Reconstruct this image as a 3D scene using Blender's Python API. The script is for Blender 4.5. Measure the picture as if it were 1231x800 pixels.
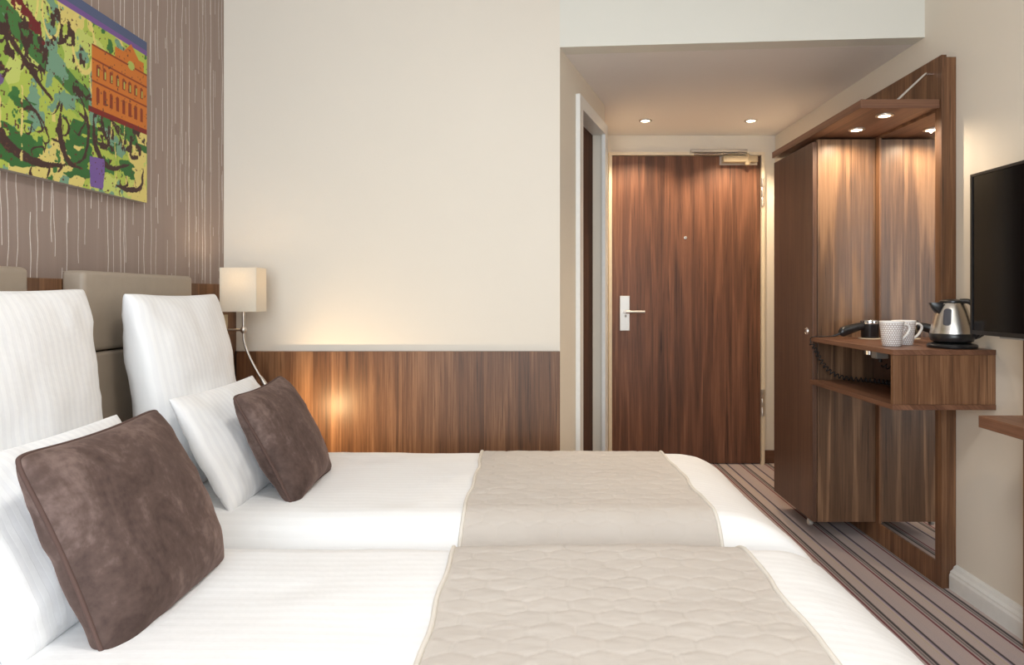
import bpy, bmesh, math, random
import numpy as np
from mathutils import Vector, Matrix

random.seed(7)
sc = bpy.context.scene
COL = sc.collection
for o in list(bpy.data.objects):
    bpy.data.objects.remove(o)

# ------------------------------------------------------------------ camera
# x = right, y = depth into the room, z = up; metres
CH = 1.11
cam_d = bpy.data.cameras.new('camera')
cam = bpy.data.objects.new('camera', cam_d)
COL.objects.link(cam)
cam.location = (0, 0, CH)
cam.rotation_euler = (math.pi / 2, 0, 0)
cam_d.sensor_width = 36.0
cam_d.lens = 800.0 / 1231.0 * 36.0
cam_d.shift_x = (615.5 - 640.0) / 1231.0
cam_d.shift_y = -(400.0 - 355.0) / 1231.0
cam_d.clip_start = 0.05
sc.camera = cam

# ------------------------------------------------------------------ world and added daylight
world = bpy.data.worlds.new('sky')
sc.world = world
world.use_nodes = True
bg = world.node_tree.nodes['Background']
bg.inputs['Color'].default_value = (0.80, 0.90, 1.0, 1)
bg.inputs['Strength'].default_value = 1.2

def area_light(name, loc, rot, sx, sy, power, color):
    d = bpy.data.lights.new(name, 'AREA')
    d.shape = 'RECTANGLE'
    d.size = sx
    d.size_y = sy
    d.energy = power
    d.color = color
    o = bpy.data.objects.new(name, d)
    o.location = loc
    o.rotation_euler = rot
    COL.objects.link(o)
    return o

# soft daylight added behind the camera to brighten the room
area_light('added_daylight', (-0.25, -1.62, 1.40), (math.pi / 2, 0, 0), 2.0, 2.0, 118, (0.84, 0.93, 1.0))

sc.view_settings.view_transform = 'Standard'
sc.view_settings.look = 'None'
sc.view_settings.gamma = 1.0
sc.view_settings.use_curve_mapping = False
sc.view_settings.exposure = -0.1

# ------------------------------------------------------------------ helpers
def lin(r, g, b):
    def f(c):
        c = c / 255.0
        return c / 12.92 if c <= 0.04045 else ((c + 0.055) / 1.055) ** 2.4
    return (f(r), f(g), f(b), 1.0)

def tag(o, label=None, cat=None, group=None, kind=None):
    if label: o['label'] = label
    if cat: o['category'] = cat
    if group: o['group'] = group
    if kind: o['kind'] = kind
    return o

def empty(name, loc, label, cat, group=None, kind=None):
    o = bpy.data.objects.new(name, None)
    o.empty_display_size = 0.05
    o.location = loc
    COL.objects.link(o)
    return tag(o, label, cat, group, kind)

def wloc(o):
    v = Vector(o.location)
    if o.parent:
        v = v + wloc(o.parent)
    return v

def link_mesh(name, me, mat, parent=None, smooth=False, angle=None):
    """me has world-space vertices; they are shifted under the parent's base."""
    if parent is not None:
        me.transform(Matrix.Translation(-wloc(parent)))
    o = bpy.data.objects.new(name, me)
    COL.objects.link(o)
    if parent is not None:
        o.parent = parent
    if mat is not None:
        me.materials.append(mat)
    if smooth:
        for p in me.polygons:
            p.use_smooth = True
        if angle:
            bm = bmesh.new(); bm.from_mesh(me)
            for e in bm.edges:
                if len(e.link_faces) == 2 and e.calc_face_angle(0) > angle:
                    e.smooth = False
            bm.to_mesh(me); bm.free()
    return o

def base_origin(o, loc):
    """move a top-level mesh object's origin to loc"""
    o.data.transform(Matrix.Translation(-Vector(loc)))
    o.location = loc
    return o

def bm_box(bm, x0, x1, y0, y1, z0, z1, bev=0.0, seg=2):
    vs = [bm.verts.new(p) for p in ((x0,y0,z0),(x1,y0,z0),(x1,y1,z0),(x0,y1,z0),(x0,y0,z1),(x1,y0,z1),(x1,y1,z1),(x0,y1,z1))]
    fs = [bm.faces.new([vs[i] for i in q]) for q in ((0,3,2,1),(4,5,6,7),(0,1,5,4),(1,2,6,5),(2,3,7,6),(3,0,4,7))]
    if bev > 0:
        es = list({e for f in fs for e in f.edges})
        bmesh.ops.bevel(bm, geom=es, offset=bev, segments=seg, affect='EDGES', profile=0.5)

def done(bm, name):
    bmesh.ops.recalc_face_normals(bm, faces=bm.faces)
    me = bpy.data.meshes.new(name)
    bm.to_mesh(me)
    bm.free()
    return me

def box(name, b, mat, parent=None, bev=0.0, seg=2, smooth=False):
    bm = bmesh.new()
    bm_box(bm, *b, bev=bev, seg=seg)
    return link_mesh(name, done(bm, name), mat, parent, smooth, 0.6 if smooth else None)

def boxes(name, bs, mat, parent=None, bev=0.0):
    bm = bmesh.new()
    for b in bs:
        bm_box(bm, *b, bev=bev)
    return link_mesh(name, done(bm, name), mat, parent)

def prism(name, poly, z0, z1, mat, parent=None, bev=0.0):
    bm = bmesh.new()
    lo = [bm.verts.new((x, y, z0)) for x, y in poly]
    hi = [bm.verts.new((x, y, z1)) for x, y in poly]
    n = len(poly)
    bm.faces.new(lo[::-1]); bm.faces.new(hi)
    for i in range(n):
        bm.faces.new((lo[i], lo[(i+1) % n], hi[(i+1) % n], hi[i]))
    if bev > 0:
        bmesh.ops.bevel(bm, geom=list(bm.edges), offset=bev, segments=2, affect='EDGES', profile=0.5)
    return link_mesh(name, done(bm, name), mat, parent)

def extrude_profile(name, prof, axis, a0, a1, mat, parent=None, smooth=False):
    """closed 2D profile; axis 'y' -> prof in (x,z); axis 'x' -> prof in (y,z)"""
    bm = bmesh.new()
    def P(p, a):
        return (p[0], a, p[1]) if axis == 'y' else (a, p[0], p[1])
    A = [bm.verts.new(P(p, a0)) for p in prof]
    B = [bm.verts.new(P(p, a1)) for p in prof]
    n = len(prof)
    bm.faces.new(A); bm.faces.new(B[::-1])
    for i in range(n):
        bm.faces.new((A[i], B[i], B[(i+1) % n], A[(i+1) % n]))
    return link_mesh(name, done(bm, name), mat, parent, smooth, 0.6 if smooth else None)

def lathe(name, prof, c, mat, parent=None, n=40, axis='z', angle=0.7):
    """prof: list of (r, h) from one end to the other, around axis through c"""
    bm = bmesh.new()
    rings = []
    def P(r, h, a):
        u, v = r * math.cos(a), r * math.sin(a)
        if axis == 'z': q = (u, v, h)
        elif axis == 'y': q = (u, h, v)
        else: q = (h, u, v)
        return (c[0] + q[0], c[1] + q[1], c[2] + q[2])
    for r, h in prof:
        if r < 1e-6:
            rings.append([bm.verts.new(P(0, h, 0))])
        else:
            rings.append([bm.verts.new(P(r, h, 2*math.pi*i/n)) for i in range(n)])
    for a, b in zip(rings, rings[1:]):
        for i in range(n):
            j = (i + 1) % n
            if len(a) == 1 and len(b) == 1: continue
            if len(a) == 1: bm.faces.new((a[0], b[j], b[i]))
            elif len(b) == 1: bm.faces.new((a[i], a[j], b[0]))
            else: bm.faces.new((a[i], a[j], b[j], b[i]))
    return link_mesh(name, done(bm, name), mat, parent, True, angle)

def bm_tube(bm, pts, rad, n=10, flat=1.0, up=None):
    pts = [Vector(p) for p in pts]
    m = len(pts)
    if not hasattr(rad, '__len__'): rad = [rad] * m
    tans = []
    for i in range(m):
        t = pts[min(i+1, m-1)] - pts[max(i-1, 0)]
        tans.append(t.normalized())
    ref = Vector(up) if up else Vector((0, 0, 1))
    if abs(tans[0].dot(ref)) > 0.95: ref = Vector((1, 0, 0))
    nrm = (ref - tans[0] * ref.dot(tans[0])).normalized()
    rings = []
    for i in range(m):
        nrm = (nrm - tans[i] * nrm.dot(tans[i])).normalized()
        bn = tans[i].cross(nrm)
        rings.append([bm.verts.new(pts[i] + nrm*(rad[i]*math.cos(2*math.pi*k/n)) + bn*(rad[i]*flat*math.sin(2*math.pi*k/n))) for k in range(n)])
    for a, b in zip(rings, rings[1:]):
        for i in range(n):
            j = (i + 1) % n
            bm.faces.new((a[i], a[j], b[j], b[i]))
    bm.faces.new(rings[0][::-1]); bm.faces.new(rings[-1])

def tube(name, pts, rad, mat, parent=None, n=10, flat=1.0, up=None):
    bm = bmesh.new()
    bm_tube(bm, pts, rad, n, flat, up)
    return link_mesh(name, done(bm, name), mat, parent, True, 0.9)

def catmull(P, n=8):
    P = [np.array(p, float) for p in P]
    Q = [2*P[0]-P[1]] + P + [2*P[-1]-P[-2]]
    out = []
    for i in range(1, len(Q)-2):
        p0, p1, p2, p3 = Q[i-1:i+3]
        for k in range(n):
            t = k / n
            out.append(0.5*((2*p1)+(-p0+p2)*t+(2*p0-5*p1+4*p2-p3)*t*t+(-p0+3*p1-3*p2+p3)*t**3))
    out.append(P[-1])
    return [tuple(p) for p in out]

def grid_faces(nu, nv):
    i = np.arange(nu-1)[:, None]; j = np.arange(nv-1)[None, :]
    a = (i*nv + j).ravel()
    return np.stack([a, a+nv, a+nv+1, a+1], 1)

def np_mesh(name, V, F):
    me = bpy.data.meshes.new(name)
    me.from_pydata(V.tolist(), [], F.tolist())
    me.update()
    return me

def _hash(ix, iy, iz, seed):
    h = (ix.astype(np.int64)*374761393 + iy.astype(np.int64)*668265263 + iz.astype(np.int64)*2147483647 + seed*144665) & 0xffffffff
    h = ((h ^ (h >> 13)) * 1274126177) & 0xffffffff
    return ((h ^ (h >> 16)) & 0xffff) / 65535.0

def vnoise(x, y, z=0.0, seed=0):
    x = np.asarray(x, float); y = np.asarray(y, float); z = np.zeros_like(x) + z
    ix, iy, iz = np.floor(x), np.floor(y), np.floor(z)
    fx, fy, fz = x-ix, y-iy, z-iz
    s = lambda t: t*t*t*(t*(t*6-15)+10)
    fx, fy, fz = s(fx), s(fy), s(fz)
    r = 0
    for dx in (0, 1):
        for dy in (0, 1):
            for dz in (0, 1):
                w = (fx if dx else 1-fx)*(fy if dy else 1-fy)*(fz if dz else 1-fz)
                r = r + w*_hash(ix+dx, iy+dy, iz+dz, seed)
    return r*2-1

def fbm(x, y, z=0.0, seed=0, o=4):
    r = 0; a = 0.5; k = 1.0
    for i in range(o):
        r = r + a*vnoise(x*k, y*k, z*k if np.ndim(z) == 0 else z*k, seed+i*17)
        a *= 0.5; k *= 2.03
    return r

def smoothstep(a, b, x):
    t = np.clip((x-a)/(b-a), 0, 1)
    return t*t*(3-2*t)

# ------------------------------------------------------------------ materials
class NT:
    def __init__(self, name):
        self.m = bpy.data.materials.new(name)
        self.m.use_nodes = True
        self.t = self.m.node_tree
        self.b = self.t.nodes['Principled BSDF']
    def n(self, typ, **kw):
        nd = self.t.nodes.new(typ)
        for k, v in kw.items():
            setattr(nd, k, v)
        return nd
    def l(self, a, b):
        self.t.links.new(a, b)
    def val(self, sock, v):
        if hasattr(v, 'is_linked'): self.l(v, sock)
        else: sock.default_value = v
    def math(self, op, a, b=None, c=None, clamp=False):
        nd = self.n('ShaderNodeMath', operation=op, use_clamp=clamp)
        self.val(nd.inputs[0], a)
        if b is not None: self.val(nd.inputs[1], b)
        if c is not None: self.val(nd.inputs[2], c)
        return nd.outputs[0]
    def obj(self):
        return self.n('ShaderNodeTexCoord').outputs['Object']
    def mapping(self, vec, scale=(1,1,1), loc=(0,0,0), rot=(0,0,0)):
        nd = self.n('ShaderNodeMapping')
        self.l(vec, nd.inputs['Vector'])
        nd.inputs['Scale'].default_value = scale
        nd.inputs['Location'].default_value = loc
        nd.inputs['Rotation'].default_value = rot
        return nd.outputs[0]
    def noise(self, vec, scale, detail=3, rough=0.5, dist=0.0):
        nd = self.n('ShaderNodeTexNoise')
        self.l(vec, nd.inputs['Vector'])
        nd.inputs['Scale'].default_value = scale
        nd.inputs['Detail'].default_value = detail
        nd.inputs['Roughness'].default_value = rough
        nd.inputs['Distortion'].default_value = dist
        return nd.outputs['Fac']
    def ramp(self, fac, stops, interp='LINEAR'):
        nd = self.n('ShaderNodeValToRGB')
        cr = nd.color_ramp
        cr.interpolation = interp
        while len(cr.elements) < len(stops): cr.elements.new(0.5)
        for e, (p, c) in zip(cr.elements, stops):
            e.position = p; e.color = c
        self.l(fac, nd.inputs[0])
        return nd.outputs['Color']
    def mix(self, fac, a, b, blend='MIX'):
        nd = self.n('ShaderNodeMix', data_type='RGBA', blend_type=blend)
        self.val(nd.inputs[0], fac)
        self.val(nd.inputs[6], a); self.val(nd.inputs[7], b)
        return nd.outputs[2]
    def sep(self, vec):
        nd = self.n('ShaderNodeSeparateXYZ'); self.l(vec, nd.inputs[0]); return nd.outputs
    def comb(self, x, y, z):
        nd = self.n('ShaderNodeCombineXYZ')
        for i, v in enumerate((x, y, z)): self.val(nd.inputs[i], v)
        return nd.outputs[0]
    def bump(self, h, strength, dist):
        nd = self.n('ShaderNodeBump')
        self.l(h, nd.inputs['Height'])
        nd.inputs['Strength'].default_value = strength
        nd.inputs['Distance'].default_value = dist
        self.l(nd.outputs[0], self.b.inputs['Normal'])
    def set(self, color=None, rough=None, metal=None, spec=None, sheen=None):
        if color is not None: self.val(self.b.inputs['Base Color'], color)
        if rough is not None: self.val(self.b.inputs['Roughness'], rough)
        if metal is not None: self.b.inputs['Metallic'].default_value = metal
        if spec is not None: self.b.inputs['Specular IOR Level'].default_value = spec
        if sheen is not None:
            self.b.inputs['Sheen Weight'].default_value = sheen
        return self.m

def plain(name, c, rough=0.5, metal=0.0, spec=0.5, bump=None):
    t = NT(name)
    v = t.obj()
    f = t.noise(v, 40, 2)
    k = 0.05 if metal == 0 else 0.03
    c1 = tuple(x*(1-k) for x in c[:3]) + (1,)
    c2 = tuple(min(1, x*(1+k)) for x in c[:3]) + (1,)
    t.set(t.mix(f, c1, c2), rough, metal, spec)
    if bump:
        t.bump(t.noise(v, bump[0], 3), bump[1], bump[2])
    return t.m

def paint(name, c, bs=180):
    t = NT(name)
    v = t.obj()
    f = t.noise(v, 1.6, 3)
    t.set(t.mix(f, tuple(x*0.97 for x in c[:3])+(1,), tuple(min(1, x*1.03) for x in c[:3])+(1,)), 0.75, 0, 0.3)
    t.bump(t.noise(v, bs, 3), 0.12, 0.002)
    return t.m

def wood(name, dark, mid, light, axis='z', leaf=0.115, rough=0.42, fig=1.0, seed=0.0, tonew=0.30, ringw=0.14, streakw=0.75):
    """veneer: leaves side by side, each with its own growth rings and streaks along the grain axis"""
    t = NT(name)
    o = t.obj()
    s = t.sep(o)
    ax = 'xyz'.index(axis)
    others = [s[i] for i in range(3) if i != ax]
    across = t.math('ADD', t.math('ADD', others[0], others[1]), 10.0 + seed)
    along = s[ax]
    li = t.math('FLOOR', t.math('DIVIDE', across, leaf))
    wn = t.n('ShaderNodeTexWhiteNoise', noise_dimensions='1D')
    t.l(t.math('ADD', li, seed), wn.inputs['W'])
    rnd = wn.outputs['Value']
    off = t.math('MULTIPLY', rnd, 17.0)
    P = t.comb(across, t.math('ADD', t.math('MULTIPLY', along, 0.055), off), t.math('MULTIPLY', rnd, 5.0))
    # growth rings: contour lines of a stretched noise
    n1 = t.noise(P, 7.0, 2, 0.5, 0.25)
    rings = t.math('MULTIPLY_ADD', t.math('SINE', t.math('MULTIPLY', n1, 40.0*fig)), 0.5, 0.5)
    rings = t.math('POWER', rings, 1.6)
    P2 = t.comb(across, t.math('ADD', t.math('MULTIPLY', along, 0.02), off), 0.0)
    streak = t.noise(P2, 110.0, 6, 0.72)
    tone = t.noise(P2, 16.0, 2, 0.5)
    fine = t.noise(t.comb(across, t.math('MULTIPLY', along, 0.012), off), 420.0, 2, 0.6)
    lines = t.math('MULTIPLY', t.math('SUBTRACT', t.noise(t.comb(across, t.math('MULTIPLY', along, 0.03), t.math('ADD', off, 3.0)), 95.0, 3, 0.6), 0.585), 7.0, None, True)
    v = t.math('MULTIPLY', rings, ringw)
    v = t.math('MULTIPLY_ADD', streak, streakw, v)
    v = t.math('MULTIPLY_ADD', tone, 0.36, v)
    v = t.math('MULTIPLY_ADD', rnd, 0.13, v)
    v = t.math('MULTIPLY_ADD', fine, tonew*0.6, v)
    v = t.math('MULTIPLY_ADD', lines, -0.22, v)
    col = t.ramp(v, [(0.40, dark), (0.74, mid), (1.0, light)])
    t.set(col, rough, 0, 0.4)
    t.bump(t.math('ADD', streak, fine), 0.08, 0.001)
    return t.m

WD, WM, WL = lin(50, 33, 23), lin(108, 74, 50), lin(152, 112, 80)
M = {}
M['wood_door'] = wood('walnut_door', lin(60, 39, 28), lin(112, 74, 54), lin(150, 104, 76), 'z', 0.19, 0.4, 0.9, 0.37, ringw=0.17, streakw=0.6)
M['wood_v'] = wood('walnut_vertical', WD, WM, WL, 'z', 0.12, 0.42, 0.7, 1.2)
M['wood_side'] = wood('walnut_side', lin(48, 34, 25), lin(106, 78, 57), lin(150, 115, 86), 'z', 0.17, 0.38, 0.8, 2.1, ringw=0.26, streakw=0.66)
M['wood_plain'] = wood('walnut_straight', lin(56, 39, 31), lin(90, 64, 50), lin(116, 86, 69), 'z', 0.3, 0.35, 0.15, 4.6, 0.4)
M['wood_bath'] = wood('dark_walnut_bathroom', lin(50, 32, 24), lin(84, 56, 42), lin(104, 72, 55), 'z', 0.3, 0.7, 0.2, 7.7)
M['wood_bath'].node_tree.nodes['Principled BSDF'].inputs['Specular IOR Level'].default_value = 0.15
M['wood_y'] = wood('walnut_lengthwise', lin(70, 46, 34), lin(112, 76, 56), lin(140, 100, 76), 'y', 0.2, 0.4, 0.5, 5.5)
M['wood_x'] = wood('walnut_crosswise', lin(66, 44, 33), lin(104, 71, 53), lin(134, 95, 72), 'x', 0.2, 0.4, 0.4, 6.5)
M['cream'] = paint('cream_wall_paint', lin(227, 219, 206))
M['beige'] = paint('beige_wall_paint', lin(228, 219, 204))
M['white_paint'] = paint('white_ceiling_paint', lin(236, 232, 228))
M['header'] = paint('cool_white_paint', lin(224, 222, 212))
M['gloss_white'] = plain('gloss_white_paint', lin(232, 231, 226), 0.35)
M['frame_cream'] = plain('cream_frame_lacquer', lin(226, 212, 186), 0.4)
M['chrome'] = plain('chrome', (0.78, 0.78, 0.78, 1), 0.18, 1.0)
M['nickel'] = plain('satin_nickel', (0.60, 0.57, 0.53, 1), 0.36, 1.0)
M['black_plastic'] = plain('black_plastic', (0.012, 0.012, 0.013, 1), 0.28)
M['black_matte'] = plain('black_rubber', (0.016, 0.016, 0.017, 1), 0.5)
M['grey_plastic'] = plain('grey_plastic', lin(168, 164, 158), 0.45)
M['white_china'] = plain('white_china', lin(238, 236, 232), 0.15)
M['dark_gap'] = plain('dark_gap', (0.02, 0.015, 0.012, 1), 0.8)
M['mirror'] = plain('mirror_silver', (0.90, 0.90, 0.89, 1), 0.015, 1.0)
M['screen'] = plain('tv_screen_glass', (0.005, 0.004, 0.004, 1), 0.10, 0, 0.16)
M['beige_plate'] = plain('beige_switch_plastic', lin(190, 172, 142), 0.4)
M['leather'] = plain('taupe_leatherette', lin(160, 146, 130), 0.48, 0, 0.4, (220, 0.12, 0.001))
M['bed_base'] = plain('grey_bed_fabric', lin(120, 112, 104), 0.9, 0, 0.2, (300, 0.3, 0.002))
M['mattress'] = plain('mattress_ticking', lin(232, 230, 226), 0.9, 0, 0.2)
M['canvas_edge'] = plain('canvas_edge', lin(188, 180, 170), 0.7)

def emit(name, c, s):
    t = NT(name)
    t.b.inputs['Base Color'].default_value = c
    t.b.inputs['Emission Color'].default_value = c
    t.b.inputs['Emission Strength'].default_value = s
    return t.m
M['lamp_glow'] = emit('lamp_lens_glow', (1.0, 0.80, 0.55, 1), 14.0)

def wallpaper():
    t = NT('drip_stripe_wallpaper')
    o = t.obj(); s = t.sep(o)
    y, z = s[1], s[2]
    base = t.mix(t.noise(t.comb(y, t.math('MULTIPLY', z, 0.03), 0.0), 45, 2), lin(148, 130, 121), lin(163, 145, 135))
    mask = None
    for k, (dens, wid, sd) in enumerate(((21.0, 0.026, 0.0), (33.0, 0.030, 31.0))):
        wob = t.math('MULTIPLY', t.noise(t.comb(t.math('MULTIPLY', y, 2.0), t.math('MULTIPLY', z, 3.0), sd), 2.0, 1), 0.02)
        yy = t.math('MULTIPLY', t.math('ADD', t.math('ADD', y, 10.0), wob), dens)
        cell = t.math('FLOOR', yy); fr = t.math('FRACT', yy)
        w1 = t.n('ShaderNodeTexWhiteNoise', noise_dimensions='1D'); t.l(t.math('ADD', cell, sd), w1.inputs['W'])
        w2 = t.n('ShaderNodeTexWhiteNoise', noise_dimensions='1D'); t.l(t.math('ADD', cell, sd+0.5), w2.inputs['W'])
        posn = t.math('MULTIPLY_ADD', w1.outputs[0], 0.8, 0.1)
        d = t.math('ABSOLUTE', t.math('SUBTRACT', fr, posn))
        line = t.math('LESS_THAN', d, wid)
        # each drip runs for a stretch of the wall, then breaks off
        ln = t.noise(t.comb(t.math('MULTIPLY', cell, 3.7), t.math('MULTIPLY', z, 1.7), sd), 1.0, 2)
        run = t.math('GREATER_THAN', t.math('ADD', ln, t.math('MULTIPLY', w2.outputs[0], 0.25)), 0.615)
        grit = t.math('MULTIPLY_ADD', t.noise(t.comb(cell, t.math('MULTIPLY', z, 60.0), sd), 1.0, 2), 0.9, 0.38, True)
        mk = t.math('MULTIPLY', t.math('MULTIPLY', line, run), grit)
        mask = mk if mask is None else t.math('MAXIMUM', mask, mk)
    col = t.mix(mask, base, lin(246, 242, 236))
    t.set(col, t.math('MULTIPLY_ADD', mask, -0.25, 0.62), 0, 0.4)
    t.bump(t.noise(o, 600, 2), 0.1, 0.001)
    return t.m
M['wallpaper'] = wallpaper()

def linen(name, axis, period, c1, c2, rough=0.65):
    """white satin-stripe cotton: glossy and matt stripes across one local axis"""
    t = NT(name)
    o = t.obj(); s = t.sep(o)
    a = s['xyz'.index(axis)]
    st = t.math('SINE', t.math('MULTIPLY', a, 2*math.pi/period))
    st = t.math('MULTIPLY_ADD', st, 3.0, 0.5, True)
    col = t.mix(st, c1, c2)
    t.set(col, t.math('MULTIPLY_ADD', st, -0.12, rough), 0, 0.3, 0.15)
    h = t.math('ADD', t.math('MULTIPLY', st, 0.035), t.noise(o, 7.0, 4, 0.55))
    t.bump(h, 0.30, 0.010)
    return t.m
M['duvet'] = linen('striped_duvet_cotton', 'y', 0.026, lin(246, 246, 246), lin(249, 249, 249))
M['pillow'] = linen('striped_pillow_cotton', 'x', 0.021, lin(242, 242, 243), lin(247, 247, 247))

def velvet():
    t = NT('brown_velvet')
    o = t.obj()
    n = t.noise(t.mapping(o, (1, 0.55, 1)), 9.0, 6, 0.66, 0.8)
    n2 = t.noise(o, 70, 3)
    v = t.math('MULTIPLY_ADD', n2, 0.25, t.math('MULTIPLY', n, 0.85))
    col = t.ramp(v, [(0.36, lin(68, 54, 50)), (0.56, lin(93, 76, 70)), (0.76, lin(134, 114, 107))])
    t.set(col, 0.85, 0, 0.15, 0.35)
    t.b.inputs['Sheen Roughness'].default_value = 0.4
    t.b.inputs['Sheen Tint'].default_value = lin(190, 160, 150)
    t.bump(t.math('ADD', n, t.math('MULTIPLY', n2, 0.3)), 0.2, 0.006)
    return t.m
M['velvet'] = velvet()
M['velvet_pipe'] = plain('brown_velvet_piping', lin(92, 72, 66), 0.8, 0, 0.2)

def runner_mat():
    t = NT('beige_quilted_satin')
    o = t.obj()
    f = t.noise(o, 5, 3)
    t.set(t.mix(f, lin(196, 187, 178), lin(206, 198, 189)), 0.55, 0, 0.35, 0.2)
    t.bump(t.noise(t.mapping(o, (1, 3, 1)), 60, 3), 0.10, 0.003)
    return t.m
M['runner'] = runner_mat()
M['runner_pipe'] = plain('white_piping', lin(228, 222, 212), 0.6)

def carpet():
    t = NT('striped_carpet')
    o = t.obj(); s = t.sep(o)
    x = s[0]
    per = 0.168
    ph = t.math('FRACT', t.math('DIVIDE', t.math('ADD', x, 10*per - 1.172), per))
    u = t.n('ShaderNodeValToRGB'); u.color_ramp.interpolation = 'CONSTANT'
    b1, b2, b3 = lin(208, 190, 186), lin(212, 195, 188), lin(204, 188, 186)
    red, blk, grn = lin(128, 54, 60), lin(50, 44, 47), lin(172, 160, 156)
    lav, yel = lin(164, 148, 172), lin(212, 194, 150)
    stops = [(0.0, b1), (0.085, red), (0.135, b1), (0.155, grn), (0.185, lin(96, 86, 84)), (0.205, grn), (0.245, blk), (0.295, grn), (0.315, b2),
             (0.505, yel), (0.522, b2), (0.575, lav), (0.605, blk), (0.645, lin(120, 108, 112)), (0.66, b3), (0.86, b1)]
    cr = u.color_ramp
    while len(cr.elements) < len(stops): cr.elements.new(0.99)
    for e, (p, c) in zip(cr.elements, stops):
        e.position = p; e.color = c
    t.l(ph, u.inputs[0])
    n = t.noise(o, 420, 2)
    n2 = t.noise(o, 9, 3)
    col = t.mix(t.math('MULTIPLY', n, 0.45), u.outputs['Color'], lin(120, 108, 106), 'MULTIPLY')
    col = t.mix(t.math('MULTIPLY', n2, 0.2), col, lin(176, 160, 154))
    t.set(u.outputs['Color'] if False else col, 0.95, 0, 0.1, 0.1)
    t.bump(n, 0.5, 0.004)
    return t.m
M['carpet'] = carpet()

def steel():
    t = NT('brushed_steel')
    o = t.obj()
    n = t.noise(t.mapping(o, (1, 1, 60)), 8, 3)
    t.set(t.mix(n, (0.58, 0.55, 0.50, 1), (0.72, 0.69, 0.64, 1)), 0.27, 1.0)
    t.b.inputs['Anisotropic'].default_value = 0.5
    return t.m
M['steel'] = steel()

def mug_mat():
    t = NT('dotted_china')
    o = t.obj(); s = t.sep(o)
    a = t.math('MULTIPLY', t.math('ARCTAN2', s[1], s[0]), 28/(2*math.pi))
    r = t.math('DIVIDE', s[2], 0.0078)
    row = t.math('FLOOR', r)
    odd = t.math('MULTIPLY', t.math('MODULO', row, 2.0), 0.5)
    fa = t.math('SUBTRACT', t.math('FRACT', t.math('ADD', t.math('ADD', a, 40.0), odd)), 0.5)
    fr = t.math('SUBTRACT', t.math('FRACT', r), 0.5)
    d = t.math('SQRT', t.math('ADD', t.math('POWER', fa, 2.0), t.math('POWER', fr, 2.0)))
    dot = t.math('LESS_THAN', d, 0.36)
    rim = t.math('GREATER_THAN', s[2], 0.086)
    white = t.math('MAXIMUM', dot, rim)
    t.set(t.mix(white, lin(188, 175, 170), lin(242, 240, 238)), 0.2, 0, 0.5)
    return t.m
M['mug'] = mug_mat()

def shade_mat():
    t = NT('cream_lamp_shade')
    o = t.obj()
    w = t.noise(t.mapping(o, (1, 1, 1)), 350, 2)
    c = t.mix(w, lin(236, 226, 208), lin(244, 236, 220))
    t.set(c, 0.8, 0, 0.2)
    tr = t.n('ShaderNodeBsdfTranslucent')
    t.l(c, tr.inputs['Color'])
    mx = t.n('ShaderNodeMixShader')
    mx.inputs[0].default_value = 0.22
    out = t.t.nodes['Material Output']
    t.l(t.b.outputs[0], mx.inputs[1]); t.l(tr.outputs[0], mx.inputs[2]); t.l(mx.outputs[0], out.inputs[0])
    return t.m
M['shade'] = shade_mat()

def pane_mat():
    t = NT('added_window_glass')
    tr = t.n('ShaderNodeBsdfTransparent')
    mx = t.n('ShaderNodeMixShader'); mx.inputs[0].default_value = 0.06
    t.b.inputs['Roughness'].default_value = 0.02
    out = t.t.nodes['Material Output']
    t.l(tr.outputs[0], mx.inputs[1]); t.l(t.b.outputs[0], mx.inputs[2]); t.l(mx.outputs[0], out.inputs[0])
    return t.m
M['pane'] = pane_mat()

# ------------------------------------------------------------------ the room
XL, XR, YF, YE, YB = -1.312, 1.604, 2.83, 4.40, -1.40
SOF, CEIL = 2.165, 2.65
def S(o, label, cat):
    return tag(o, label, cat, kind='structure')

S(box('floor', (-1.5, 1.75, -1.55, 4.6, -0.06, 0.0), M['carpet']), 'mauve carpet with red, black and yellow pinstripes running lengthwise', 'carpet')
S(box('wall_left', (XL-0.1, XL, YB, YF+0.1, 0, CEIL), M['wallpaper']), 'taupe wallpaper wall with white drip stripes behind the headboards', 'wall')
S(box('wall_far', (XL, 0.117, YF, YF+0.1, 0, CEIL), M['cream']), 'plain cream wall above the low wood panel', 'wall')
S(box('wall_right', (XR, XR+0.1, YB, 4.5, 0, CEIL), M['beige']), 'plain beige wall behind television and mirror panel', 'wall')
S(prism('wall_header', [(0.117, 2.83), (XR, 2.72), (XR, 2.80), (0.117, 2.92)], SOF, CEIL, M['header']), 'off-white lintel wall above the opening to the entry', 'wall')
S(prism('ceiling_entry', [(0.117, 2.922), (XR, 2.802), (XR, 4.45), (0.0, 4.45), (0.0, 2.93)], SOF, SOF+0.04, M['white_paint']), 'low white ceiling over the entry with two downlights', 'ceiling')
# strip of the lintel underside
S(box('ceiling', (XL, XR, YB, 2.95, CEIL, CEIL+0.08), M['white_paint']), 'white ceiling of the bedroom above the beds', 'ceiling')

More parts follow.
